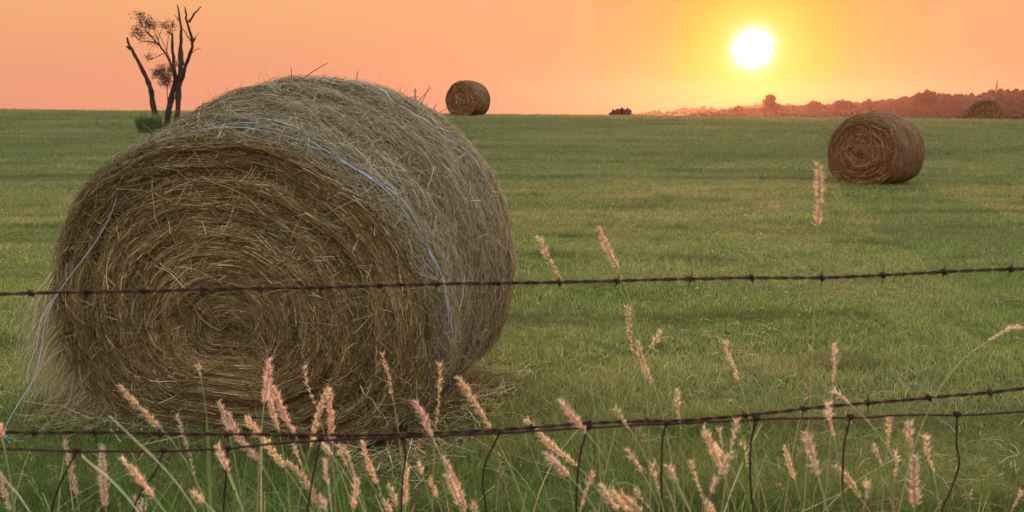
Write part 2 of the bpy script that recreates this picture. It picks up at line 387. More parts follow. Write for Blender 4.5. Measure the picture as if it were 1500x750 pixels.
# --- the near bale
yaw = R(17); o0 = np.array([-1.38, 3.74, float(gz(-1.3, 4.2)) - .03])
near = Bale(o0, yaw, 1.30,
            ((0, .06, .2, .5, .85, 1), (1.07, 1.085, 1.08, 1.08, 1.08, 1.05)),
            ((0, .06, .2, .4, .6, .8, 1), (1.52, 1.57, 1.65, 1.75, 1.80, 1.80, 1.75)), cz=.43, rim=.02, seed=3.0)
b1 = empty('hay_bale', o0)
tag(b1, 'huge tan round hay bale with blue twine behind the barbed wire', 'hay bale', 'round hay bales in the field')
mb = MB(); near.core(mb, 320, 70, 70); core = mb.build('hay_core', M_core, b1)
mb = MB(); near.strands_face(mb, 105000, .0017, (.10, .40), stray=.05); near.strands_face(mb, 1500, .0028, (.15, .4), stray=.6, lift=.03); near.strands_face(mb, 4000, .006, end=1)
mb.build('face_hay', M_hay, b1)
mb = MB(); near.strands_side(mb, 115000, .0019, stray=.30, lift=.028); near.strands_side(mb, 1500, .0022, (.15, .4), .7, .04); near.stick_out(mb, 2200, .0026)
# a few long wisps against the sky
for (x0, y0, x1, y1, x2, y2, Y) in [(432, 118, 455, 107, 480, 92, 4.6), (425, 118, 427, 108, 426, 98, 4.5), (270, 172, 300, 152, 335, 152, 4.1), (290, 168, 296, 158, 298, 148, 4.1),
        (522, 124, 523, 112, 525, 104, 4.8), (607, 160, 620, 146, 629, 125, 4.9), (607, 160, 612, 150, 632, 128, 4.9), (618, 170, 632, 166, 640, 152, 4.9),
        (628, 172, 642, 166, 656, 158, 4.9), (585, 150, 586, 138, 586, 128, 4.9), (668, 200, 670, 185, 668, 168, 4.9)]:
    P = smooth_path([at(x0, y0 + 6, Y), at(x1, y1, Y), at(x2, y2, Y)], 9)
    tube(mb, P, np.linspace(.0034, .0016, 9), 4, (.20, .12, .07))
mb.build('side_hay', M_hay, b1)
# drooping fringe on the left flank
mb = MB(); n = 11000
u = rng.random(n) ** 1.3 * .75; t0 = rng.uniform(R(166), R(236), n); p0 = near.side(u, t0, -.01)
L = .12 + .36 * rng.random(n) ** 1.3
outw = -near.Rr * (.26 + .5 * rng.random(n))[:, None] - near.A * (rng.normal(.05, .35, n))[:, None]
q = np.linspace(0, 1, 6); g = np.array([0, 0, -1.0])
P = p0[:, None] + outw[:, None] * (L[:, None] * (q * (1.3 - .5 * q)))[..., None] + g * (L[:, None] * (q ** 1.4))[..., None] * 1.0
P += rng.normal(0, .02, (n, 1, 3)) * q[None, :, None]
P[..., 2] = np.maximum(P[..., 2], gz(P[..., 0], P[..., 1]) + .01)
ribbons(mb, P, .0024 * (.6 + .8 * rng.random(n)), rng.normal(0, 1, (n, 3)), hay_col(n, .9) * 1.5)
mb.build('hay_fringe', M_hay, b1)
TW = 1
# twine: wraps and the loose end
BL = (.30, .42, .62); PB = (.40, .43, .50)
def wrap(u0, t0, t1, r=.0022, col=BL, wob=.012, off=.022, ph=0):
    mb = MB(); t = np.linspace(R(t0), R(t1), 70)
    u = u0 + wob * np.sin(t * 2.3 + ph) + wob * .6 * np.sin(t * 6.1 + ph * 2)
    tube(mb, near.side(u, t, off + .006 * np.sin(t * 9 + ph)), r, 5, col); o = mb.build('twine', M_twine, b1); return o
wrap(.035, 104, 60, .0024, off=.023, wob=.005); wrap(.045, 66, 0, .0032, off=.026, wob=.006); wrap(.062, 66, -10, .0024, PB, off=.024, wob=.006, ph=2); wrap(.055, 118, 16, .0022, off=.018, wob=.009, ph=5); wrap(.085, 128, 24, .0024, off=.018, ph=1); wrap(.12, 118, 34, .0018, off=.017, ph=2.5); wrap(.10, 140, 20, .0026, PB, ph=2)
wrap(.05, 18, -36, .0028, PB, ph=.6, off=.024, wob=.006); wrap(.30, 126, 60, .0024, PB, ph=3, off=.016); wrap(.27, 70, 20, .0022, BL, ph=.4, off=.012); wrap(.17, 120, -5, .0024, PB, ph=4, off=.012, wob=.02)
for q_, (u_, a_, b_) in enumerate([(.14, 112, 60), (.19, 128, 80), (.22, 60, 5), (.38, 105, 70), (.45, 60, 10), (.52, 100, 60), (.66, 62, 20), (.09, 30, -25), (.13, 20, -30), (.07, 8, -30)]): wrap(u_, a_, b_, .0014 + .0005 * (q_ % 3), PB if q_ % 3 else BL, ph=q_ * 1.3, off=.012 + .003 * (q_ % 2), wob=.02)
def twine_px(pts, r=.003, col=BL, n=50):
    mb = MB(); tube(mb, smooth_path([at(*p) for p in pts], n), r, 5, col); return mb.build('twine', M_twine, b1)
def surf_path(pts, r, col, n=50):
    mb = MB(); s = smooth_path([(a, b, 0) for a, b in pts], n)
    tube(mb, near.side(s[:, 0], np.radians(s[:, 1]), .036), r, 5, col); return mb.build('twine', M_twine, b1)
surf_path([(.62, 84), (.66, 76), (.70, 70), (.60, 60), (.64, 53), (.74, 46)], .0032, BL)
surf_path([(.70, 44), (.76, 36), (.78, 28)], .0034, (.30, .38, .52))
twine_px([(166, 250, 3.98), (172, 262, 3.92), (168, 300, 3.90), (140, 355, 3.91), (95, 415, 3.92), (70, 460, 3.90), (62, 500, 3.88), (52, 550, 3.82), (28, 590, 3.76), (10, 622, 3.72), (8, 640, 3.70), (22, 653, 3.66), (48, 655, 3.66)], .0024, (.34, .42, .56))
twine_px([(95, 415, 3.92), (62, 462, 3.88), (55, 500, 3.85), (42, 540, 3.82), (40, 560, 3.8)], .0018, (.40, .45, .52))
twine_px([(8, 640, 3.70), (20, 642, 3.72), (45, 640, 3.74)], .0018, (.34, .42, .56))

# --- hay litter around the near bale
mb = MB(); n = 2600
ang = rng.random(n); ux = rng.uniform(-1.15, 1.2, n); uy = rng.uniform(-.25, 1.4, n)
ex = np.where(rng.random(n) < .55, rng.choice([-1, 1], n) * (.78 + .32 * rng.random(n) ** 1.5), ux)
c = near.loc(ex, uy, np.zeros(n)); L = .06 + .20 * rng.random(n); a = rng.random(n) * 6.28
d = np.stack([np.cos(a), np.sin(a), rng.normal(0, .2, n)], 1); q = np.linspace(-.5, .5, 4)
c[:, 2] = gz(c[:, 0], c[:, 1]) + .02 + .09 * rng.random(n) ** 2
P = c[:, None] + d[:, None] * (L[:, None] * q)[..., None]; P[..., 2] = np.maximum(P[..., 2], gz(P[..., 0], P[..., 1]) + .004)
ribbons(mb, P, .0026, np.cross(d, rng.normal(0, 1, (n, 3)) + np.array([0, 0, 1.])), hay_col(n, .35) * 1.3, False)
o = mb.build('loose_hay', M_hay); tag(o, 'loose hay shed on the grass round the foot of the nearest bale', 'loose hay', None, 'stuff')

M_hay_backlit = fibre_mat('hay_strands_backlit', .12, .8, gain=(.95, .72, .66))  # same hay tinted darker and redder: backlit shade of the far bales in the colour
def far_bale(face_left_px, base_py, Y, yaw, L, W0, H0, label, zbase=None, nf=7000, ns=8000, seed=1., wd=.010):
    a = at(face_left_px, base_py, Y); Rr = np.array([math.cos(yaw), -math.sin(yaw), 0])
    o = np.array([a[0], a[1], 0]) + Rr * W0 * .95
    o[2] = (float(gz(o[0], o[1])) if zbase is None else zbase) - .04
    Wt, Ht = flat_taper(W0, H0); s = Bale(o, yaw, L, Wt, Ht, cz=.47, rim=.06, seed=seed, bumps=1.0)
    r = empty('hay_bale', o); tag(r, label, 'hay bale', 'round hay bales in the field')
    mb = MB(); s.core(mb, 160, 30, 36); mb.build('hay_core', M_core, r)
    mb = MB(); s.strands_face(mb, nf, wd, (.15, .5), stray=.08); s.strands_face(mb, nf // 4, wd, (.15, .5), end=1); mb.build('face_hay', M_hay_backlit, r)
    mb = MB(); s.strands_side(mb, ns, wd, (.15, .5), stray=.15); s.stick_out(mb, ns // 20, wd * .7, (.05, .18)); mb.build('side_hay', M_hay_backlit, r)
    print('bale', label, o, 'ground', gz(o[0], o[1]))
    return s
far_bale(1209, 268, 19.6, R(52), 1.24, .93, 1.70, 'round hay bale standing in open field right of the sun, before the wooded hill', seed=5., nf=14000, ns=15000, wd=.0065)
far_bale(653, 167, 39.5, R(28), 1.35, .93, 1.70, 'small dark round bale on the crest just right of the nearest bale', seed=9., nf=3500, ns=4000, wd=.018)
far_bale(1417, 174, 47.0, R(36), 1.3, .90, 1.68, 'smallest bale, half sunk behind the crest in front of the wooded hill', seed=12., nf=3000, ns=3000, wd=.02)

# ---------------------------------------------------------------- the dead tree and its bush
TY = 32.0
def tree_left():
    base = at(248, 186, TY); base[2] = float(gz(base[0], base[1]))
    r = empty('dead_tree', base); tag(r, 'half dead tree with three bare dark trunks left behind the nearest bale', 'tree')
    px = TY / FPX
    def limb(pts, w0, w1, name='branch', n=26, dy=0.0, parent=r):
        mb = MB(); m = len(pts)
        P = smooth_path([at(x, y, TY + dy * k / (m - 1)) for k, (x, y) in enumerate(pts)], n)
        P[:, 0] += (vnoise(np.arange(n) * .9 + pts[0][0], np.zeros(n)) - .5) * .05
        rad = np.linspace(w0, w1, n) * px * .58 * (1 + .45 * (vnoise(np.arange(n) * 1.3, np.full(n, pts[0][1] * .3)) - .5))
        tube(mb, P, rad, 8); return mb.build(name, M_bark, parent)
    limb([(237, 196), (232, 180), (224, 155), (220, 130), (210, 105), (198, 82), (190, 66), (186, 55)], 9.5, 2.2, 'trunk', dy=-.5)
    limb([(190, 72), (187, 70), (186, 67)], 3, 2, 'branch', 6)
    m = limb([(243, 192), (246, 165), (253, 135), (257, 118), (255, 95), (253, 70), (252, 48)], 9, 2.4, 'trunk', dy=.4)
    rt = limb([(259, 190), (261, 165), (261, 140), (263, 118), (264, 100), (264, 75), (265, 45), (263, 25), (259, 7)], 9, 1.5, 'trunk', dy=.6)
    limb([(266, 118), (272, 95), (281, 72), (280, 52), (274, 35), (272, 20), (271, 10)], 5.2, 1.4, 'branch', dy=-.8)
    limb([(277, 33), (283, 22), (294, 10)], 3.2, 1.3, 'branch', 12)
    limb([(281, 65), (286, 55)], 2.6, 1.6, 'branch', 6); limb([(279, 60), (274, 52), (268, 42)], 1.6, .9, 'branch', 10)
    limb([(268, 95), (266, 70), (266, 55)], 3.4, 2.2, 'branch', 10, dy=.5)
    limb([(262, 30), (256, 22)], 1.2, .7, 'branch', 6); limb([(280, 78), (288, 72), (295, 72)], 1.0, .5, 'branch', 8)
    limb([(281, 62), (286, 54), (292, 48)], 1.0, .4, 'branch', 8)
    # live, leafy limbs
    limb([(256, 112), (250, 92), (240, 75), (226, 58), (212, 42), (203, 28)], 3.4, .7, 'branch', dy=.8)
    tw = MB()
    twigs = [[(240, 75), (232, 60), (238, 40), (240, 34)], [(232, 66), (222, 62), (205, 60), (198, 52)], [(226, 58), (214, 48), (202, 48), (196, 45)], [(244, 80), (246, 58), (250, 42), (256, 36)],
             [(218, 50), (218, 36), (212, 26)], [(210, 40), (204, 32), (207, 18)], [(236, 70), (226, 44), (228, 32)], [(250, 90), (243, 72), (232, 48), (222, 36)],
             [(245, 138), (244, 124), (238, 112)], [(246, 150), (245, 128), (250, 112), (252, 100)], [(243, 126), (236, 118), (228, 108)], [(240, 78), (228, 84), (218, 88)], [(262, 100), (258, 92), (250, 98)],
             [(205, 60), (196, 52), (190, 54)], [(228, 62), (212, 60), (204, 64)]]
    for t in twigs:
        P = smooth_path([at(x, y, TY + rng.uniform(-.5, .5)) for x, y in t], 12); tube(tw, P, np.linspace(1.3, .5, 12) * px * .5, 5)
    tw.build('twig', M_bark, r)
    lf = MB()
    spots = [(205, 22, 9, 5, 70), (214, 32, 10, 8, 150), (222, 37, 8, 6, 120), (203, 44, 8, 8, 90), (206, 52, 7, 6, 60), (196, 50, 5, 4, 30), (240, 37, 6, 5, 60), (226, 60, 10, 8, 50), (252, 38, 7, 8, 80), (248, 45, 5, 5, 40),
             (235, 104, 9, 8, 230), (243, 112, 9, 9, 240), (229, 108, 6, 6, 90), (240, 120, 7, 6, 110), (248, 100, 5, 6, 70), (218, 83, 6, 6, 60), (256, 94, 4, 6, 40), (264, 92, 4, 4, 25), (247, 124, 3, 6, 20)]
    for (x, y, rx, ry, k) in spots:
        for _ in range(max(3, k // 14)):
            a0 = rng.random() * 6.28; c_ = at(x + rng.normal(0, rx * .35), y + rng.normal(0, ry * .35) + 2, TY); e_ = c_ + np.array([math.cos(a0) * rx * .9, rng.normal(0, .15) * 30, math.sin(a0) * ry * .9 + 1.5]) * TY / FPX
            tube(lf, smooth_path([c_, (c_ + e_) / 2 + rng.normal(0, .03, 3), e_], 6), np.linspace(.010, .004, 6), 4, (.05, .035, .025))
        for _ in range(int(k * 1.5)):
            p = at(x + rng.normal(0, rx * .62), y + rng.normal(0, ry * .62), TY + rng.normal(0, .25)); d = rng.normal(0, 1, 3); d /= np.linalg.norm(d); e = np.cross(d, rng.normal(0, 1, 3)); e /= np.linalg.norm(e)
            l = .028 + .030 * rng.random(); q4 = np.array([p - d * l, p + e * l * .35, p + d * l, p - e * l * .35])
            lf.add(q4, [[0, 1, 2, 3]], None, np.array([.085, .06, .03]) * rng.uniform(.6, 1.3))
    lf.build('foliage', M_leaf, r)
    # bush
    bb = at(218, 203, 31.0); bb[2] = float(gz(bb[0], bb[1])); s = empty('bush', bb); tag(s, 'low wispy green bush at the foot of the dead tree', 'bush')
    lf = MB(); st = MB()
    for k in range(14):
        a = rng.random() * 6.28; tip = bb + np.array([math.cos(a) * .35, math.sin(a) * .3, .3 + .3 * rng.random()]); tube(st, smooth_path([bb, (bb + tip) / 2 + [0, 0, .08], tip], 6), np.linspace(.012, .004, 6), 5)
    n = 2600; a = rng.random(n) * 6.28; rr = np.sqrt(rng.random(n)) * .28; h_ = (.35 + .75 * rng.random(n) ** 1.5) * (1.1 - rr * 1.4)
    c = bb + np.stack([np.cos(a) * rr * 1.3, np.sin(a) * rr, 0 * a], 1); d = np.stack([np.cos(a) * (.1 + .35 * rng.random(n)), np.sin(a) * .3, 0 * a], 1)
    q = np.linspace(0, 1, 5); P = c[:, None] + d[:, None] * (h_[:, None] * q ** 2)[..., None] + np.array([0, 0, 1.]) * (h_[:, None] * (q - .25 * q ** 2))[..., None]
    ribbons(lf, P, .016, rng.normal(0, 1, (n, 3)) * [1, 1, .1], np.array([.14, .20, .08]) * (.6 + .9 * rng.random(n))[:, None])
    st.build('stem', M_bark, s); lf.build('foliage', M_leaf, s)
tree_left()

# ---------------------------------------------------------------- far woods
import bmesh
_b = bmesh.new(); bmesh.ops.create_icosphere(_b, subdivisions=2, radius=1); ICO = np.array([v.co[:] for v in _b.verts]); ICOF = np.array([[v.index for v in f.verts] for f in _b.faces]); _b.free()
def crown(mb, c, rx, rz, n, ls, col):
    """leafy crown: leaf clumps in several uneven lobes"""
    nl = 7; lob = [(rng.normal(0, .45, 3) * [1, 1, .75]) for _ in range(nl)] + [np.zeros(3)]
    for l in lob:
        P0 = ICO * (1 + .25 * (rng.random((len(ICO), 1)) - .5)) * .50; mb.add(np.asarray(c) + (P0 + l) * [rx, rx, rz], None, ICOF, np.asarray(col) * .9)
        m = n // (nl + 1); v = rng.normal(0, 1, (m, 3)); v /= np.linalg.norm(v, axis=1)[:, None]; v *= (.35 + .65 * rng.random(m) ** .5)[:, None] * .62
        p = np.asarray(c) + (v + l) * [rx, rx, rz]
        d = rng.normal(0, 1, (m, 3)); d /= np.linalg.norm(d, axis=1)[:, None]; e = np.cross(d, rng.normal(0, 1, (m, 3))); e /= np.linalg.norm(e, axis=1)[:, None]
        s = ls * (.5 + rng.random(m))[:, None]
        q = np.stack([p - d * s, p + e * s * .7, p + d * s, p - e * s * .7], 1).reshape(-1, 3); b = np.arange(m) * 4
        mb.add(q, np.stack([b, b + 1, b + 2, b + 3], 1), None, np.repeat(np.asarray(col) * (.6 + .8 * rng.random(m))[:, None], 4, 0))
GRN = np.array([.020, .022, .020])
prof = [(1005, 168), (1040, 164), (1062, 161), (1080, 158), (1100, 160), (1120, 156), (1150, 153), (1180, 156), (1195, 151), (1215, 153), (1240, 150), (1262, 149), (1285, 149), (1305, 144), (1325, 143), (1342, 139),
        (1355, 135), (1372, 135), (1385, 139), (1402, 140), (1420, 137), (1440, 135), (1460, 131), (1480, 131), (1500, 133), (1560, 128), (1700, 120), (1850, 118)]
pxs, pys = np.array(prof).T
mb = MB()
for row in range(6):
    Yr = 520 - row * 38
    for x in np.arange(1000 + row * 3, 1850, 6.5):
        top = np.interp(x, pxs, pys) + row * (175 - np.interp(x, pxs, pys)) / 7 + rng.uniform(-1.2, 1.4)
        if top > 171: continue
        Y = Yr + rng.uniform(-18, 18); tp = at(x + rng.uniform(-3, 3), top, Y); g0 = float(gz(tp[0], tp[1]))
        rz = min(max((tp[2] - g0) * .5, 2.5), 6.0); rx = rng.uniform(3.6, 5.6)
        crown(mb, [tp[0], tp[1], tp[2] - rz * .98], rx, rz, 230, .6, GRN * rng.uniform(.75, 1.25))
        tube(mb, [[tp[0], tp[1], g0 - .3], [tp[0], tp[1], tp[2] - rz]], [.35, .2], 5, (.05, .035, .025))
o = mb.build('woods', M_far); tag(o, 'hazy purple wooded hillside along the horizon on the right', 'woods', None, 'stuff')
# faint farther ridge
prof2 = [(905, 170), (930, 166), (950, 164.5), (975, 163.5), (1000, 160), (1020, 158), (1042, 157), (1052, 160), (1065, 158), (1085, 156), (1105, 153), (1130, 151), (1170, 153), (1260, 155), (1400, 150)]
px2, py2 = np.array(prof2).T; mb = MB()
for row in range(3):
    for x in np.arange(905, 1400, 5.0):
        top = np.interp(x, px2, py2) + row * 4 + rng.uniform(-.4, .8); Y = 940 - row * 45 + rng.uniform(-20, 20); tp = at(x, top, Y)
        if top > 171: continue
        crown(mb, [tp[0], tp[1], tp[2] - 6], 7, 6, 130, 1.5, GRN)
        tube(mb, [[tp[0], tp[1], float(gz(tp[0], tp[1])) - 1], [tp[0], tp[1], tp[2] - 6]], [.5, .3], 5, (.05, .035, .025))
o = mb.build('woods', M_far); tag(o, 'faint distant tree covered ridge under the setting sun', 'woods', None, 'stuff')
def far_tree(px, top, wpx, hpx, Y, label, n=1100, cone=False, name='tree'):
    tp = at(px, top, Y); s = Y / FPX; g0 = float(gz(tp[0], tp[1])); base = np.array([tp[0], tp[1], g0]); r = empty(name, base); tag(r, label, 'bush' if name == 'bush' else 'tree', 'distant trees on the horizon')
    mb = MB(); H = hpx * s
    if cone:
        for f, k in ((.14, .40), (.34, .7), (.58, .9), (.82, 1.0)): crown(mb, [tp[0], tp[1], tp[2] - H * f], wpx * s * .5 * k, H * .2, n // 4, .7, GRN)
    else: crown(mb, [tp[0], tp[1], tp[2] - H * .5], wpx * s * .5, H * .52, n, .7, GRN * .9)
    mb.build('crown', M_far, r); mb = MB(); tube(mb, [base - [0, 0, .3], [tp[0], tp[1], tp[2] - H * .4]], [.35, .15], 6); mb.build('trunk', M_bark, r)
far_tree(1130, 139, 36, 36, 430, 'tall pointed tree rising above the treeline below the sun', 900, True)
far_tree(1080, 158, 20, 14, 430, 'round crowned tree at the left tip of the wooded hill')
far_tree(1196, 147, 30, 26, 430, 'broad domed tree just right of the tall pointed tree')
far_tree(1232, 145, 26, 26, 430, 'domed tree on the skyline above the mid-field bale, left of the spiky one')
far_tree(1271, 146, 16, 22, 430, 'small spiky topped tree on skyline above the mid-field bale', 300)
far_tree(1356, 132, 30, 24, 400, 'highest rounded crown on the wooded hill, left of the smallest bale')
far_tree(908, 162.5, 26, 9, 170, 'low dark bush alone on the crest left of the distant ridge', 700, name='bush')

def mast(px, top, bot, Y, arms, label, wpx=3.0):
    s = Y / FPX; tp = at(px, top, Y); bt = at(px, bot, Y); g0 = float(gz(tp[0], tp[1])); r = empty('lattice_mast', (tp[0], tp[1], g0)); tag(r, label, 'mast')
    H = tp[2] - g0; mb = MB(); w0 = wpx * s * .9
    cor = lambda f, k: np.array([tp[0] + (w0 * (1 - f) + .12) * [-1, 1, 1, -1][k], tp[1] + (w0 * (1 - f) + .12) * [-1, -1, 1, 1][k], g0 - .2 + H * f])
    for k in range(4): tube(mb, [cor(0, k), cor(1, k)], [.16, .10], 4)
    lv = np.linspace(0, .97, 15)
    for a, b in zip(lv[:-1], lv[1:]):
        for k in range(4): tube(mb, [cor(a, k), cor(b, (k + 1) % 4)], .06, 3); tube(mb, [cor(b, k), cor(b, (k + 1) % 4)], .06, 3)
    mb.build('tower_frame', M_steel, r)
    for (ay, aw) in arms:
        p = at(px, ay, Y); mb = MB(); tube(mb, [p - [aw * s, 0, 0], p + [0, 0, .25 * s], p + [aw * s, 0, 0]], .12, 4); mb.build('crossarm', M_steel, r)
mast(1461, 117, 132, 480, [(124, 2.5), (128, 3)], 'thin lattice mast rising above the woods beyond the smallest bale', 2.2)
mast(608, 128, 160, 300, [(133, 2.2), (142, 6.5), (146, 2.5)], 'lattice power pylon showing over the nearest bale, left of the crest bale', 2.2)

# ---------------------------------------------------------------- fence
FY = lambda px: 1.50 + .00006 * px           # forward distance of the fence line
fr = empty('wire_fence', (0.0, 1.55, 0.0)); fr.location.z = float(gz(0, 1.55))
tag(fr, 'rusty barbed wire and woven wire fence across the front', 'fence')
def line_pts(P, n):
    """extend the traced heights beyond the frame and resample"""
    P = [(-2600, P[0][1] + 8)] + [(-900, P[0][1] + 6)] + P + [(2400, P[-1][1] - 14), (4100, P[-1][1] - 18)]
    x = np.linspace(-2600, 4100, n); y = np.interp(x, *np.array(P).T)
    k = np.ones(9) / 9; y = np.convolve(np.pad(y, 4, 'edge'), k, 'valid')
    return np.array([at(a, b, FY(a)) for a, b in zip(x, y)]), x
def strand(P, name, r=.0020, off=.0021, pitch=.075, seed=0):
    pts, x = line_pts(P, 1500)
    arc = np.concatenate([[0], np.cumsum(np.linalg.norm(np.diff(pts, axis=0), axis=1))])
    pts[:, 2] += .0022 * (vnoise(arc * 9, np.full(len(arc), seed * 3.3)) - .5); pts[:, 1] += .004 * (vnoise(arc * 7, np.full(len(arc), seed * 3.3 + 9)) - .5)
    ph = arc / pitch * 2 * math.pi + 1.2 * np.sin(arc * 5 + seed)
    mb = MB()
    for s in (0, math.pi):
        h = pts + np.stack([np.zeros(len(pts)), np.cos(ph + s) * off, np.sin(ph + s) * off], 1)
        tube(mb, h, r, 6)
    o = mb.build(name, M_rust, fr); return o, pts, x
def barbs(o, pts, x, xs, seed):
    r2 = random.Random(seed)
    for bx in xs:
        i = int(np.argmin(abs(x - bx))); p = pts[i]; mb = MB()
        # two turns round the strand with four sharp ends
        t = np.linspace(0, 4 * math.pi, 26); coil = p + np.stack([(t / (4 * math.pi) - .5) * .009, np.cos(t) * .0056, np.sin(t) * .0056], 1); tube(mb, coil, .0015, 5)
        a = r2.uniform(0, 3.1)
        for k in range(2):
            an = a + k * r2.uniform(1.1, 1.9); d = np.array([r2.uniform(-.5, .5), math.cos(an), math.sin(an)]); d /= np.linalg.norm(d)
            tube(mb, [p - d * r2.uniform(.014, .022), p - d * .004, p + d * .004, p + d * r2.uniform(.014, .022)], [.0006, .0016, .0016, .0006], 5)
        mb.build('barb', M_rust, o)
top = [(0, 430), (128, 427), (300, 424), (500, 420), (650, 415.5), (750, 414), (820, 413), (900, 411), (1000, 409), (1100, 406.5), (1200, 406.5), (1290, 403), (1385, 398), (1500, 394)]
low = [(0, 633), (130, 633), (260, 636), (400, 637), (520, 637.5), (640, 634), (760, 628), (860, 620), (940, 617), (1000, 616), (1090, 608), (1180, 598), (1260, 591), (1360, 582), (1450, 575), (1500, 568)]
net = [(0, 655), (110, 660), (260, 659), (350, 654), (430, 646), (520, 641), (640, 637), (710, 633), (860, 625.5), (975, 619), (1100, 613), (1170, 610), (1246, 611), (1320, 607), (1402, 607), (1450, 605), (1500, 600)]
o, pt, xx = strand(top, 'top_barbed_strand', seed=1)
barbs(o, pt, xx, [-40, 45, 128, 212, 297, 383, 472, 556, 640, 728, 818, 902, 1012, 1103, 1203, 1291, 1383, 1480, 1570], 5)
o, pl, xx = strand(low, 'lower_barbed_strand', r=.0021, seed=2)
barbs(o, pl, xx, [-45, 50, 142, 235, 330, 425, 513, 602, 690, 778, 865, 950, 1090, 1177, 1270, 1362, 1450, 1545], 8)
pn, xn = line_pts(net, 1200); mb = MB(); pn[:, 2] += .003 * (vnoise(np.arange(1200) * .12, np.zeros(1200)) - .5); pn[:, 1] -= .006
tube(mb, pn, .0026, 6); mb.build('line_wire', M_rust, fr)
net_low = [(a, b + 262) for a, b in net]; pn2, _ = line_pts(net_low, 400); mb = MB(); tube(mb, pn2, .0019, 6); mb.build('line_wire', M_rust, fr)
STAYS = [[(-20, 655), (-30, 700), (-38, 760)], [(113, 660), (90, 705), (75, 750)], [(240, 659), (228, 690), (206, 722), (196, 750)], [(334, 656), (331, 700), (327, 750)], [(470, 643), (458, 700), (452, 738), (450, 760)],
         [(590, 640), (594, 670), (590, 700), (588, 750)], [(733, 632), (708, 690), (712, 750)], [(862, 626), (850, 665), (845, 710), (844, 750)], [(977, 619), (970, 650), (969, 740)],
         [(1108, 613), (1100, 650), (1099, 700), (1103, 750)], [(1246, 611), (1237, 650), (1234, 700), (1235, 750)], [(1402, 607), (1401, 650), (1405, 680), (1392, 720), (1380, 750)], [(1545, 600), (1540, 680), (1535, 750)]]
for st in STAYS:
    lx, ly = st[-1]; st = st + [(lx, ly + 60), (lx + 5, np.interp(lx, *np.array(net_low).T))]
    P = smooth_path([at(a, b, FY(a) - .006) for a, b in st], 30); mb = MB(); tube(mb, P, .0022, 6)
    t = np.linspace(0, 5 * math.pi, 26); p = P[0]; tube(mb, p + np.stack([(t / 15.7 - .5) * .010, np.cos(t) * .0050, np.sin(t) * .0050], 1), .0022, 5)
    mb.build('stay_wire', M_rust, fr)
for pxp in (-2600, 4100):                       # timber posts well outside the picture carry the wires
    p = at(pxp, 500, FY(pxp)); z0 = float(gz(p[0], p[1])); mb = MB()
    tube(mb, [[p[0], p[1] + .06, z0 - .3], [p[0], p[1] + .06, z0 + .7], [p[0], p[1] + .06, 1.5]], [.065, .06, .055], 14); mb.build('fence_post', M_post, fr)

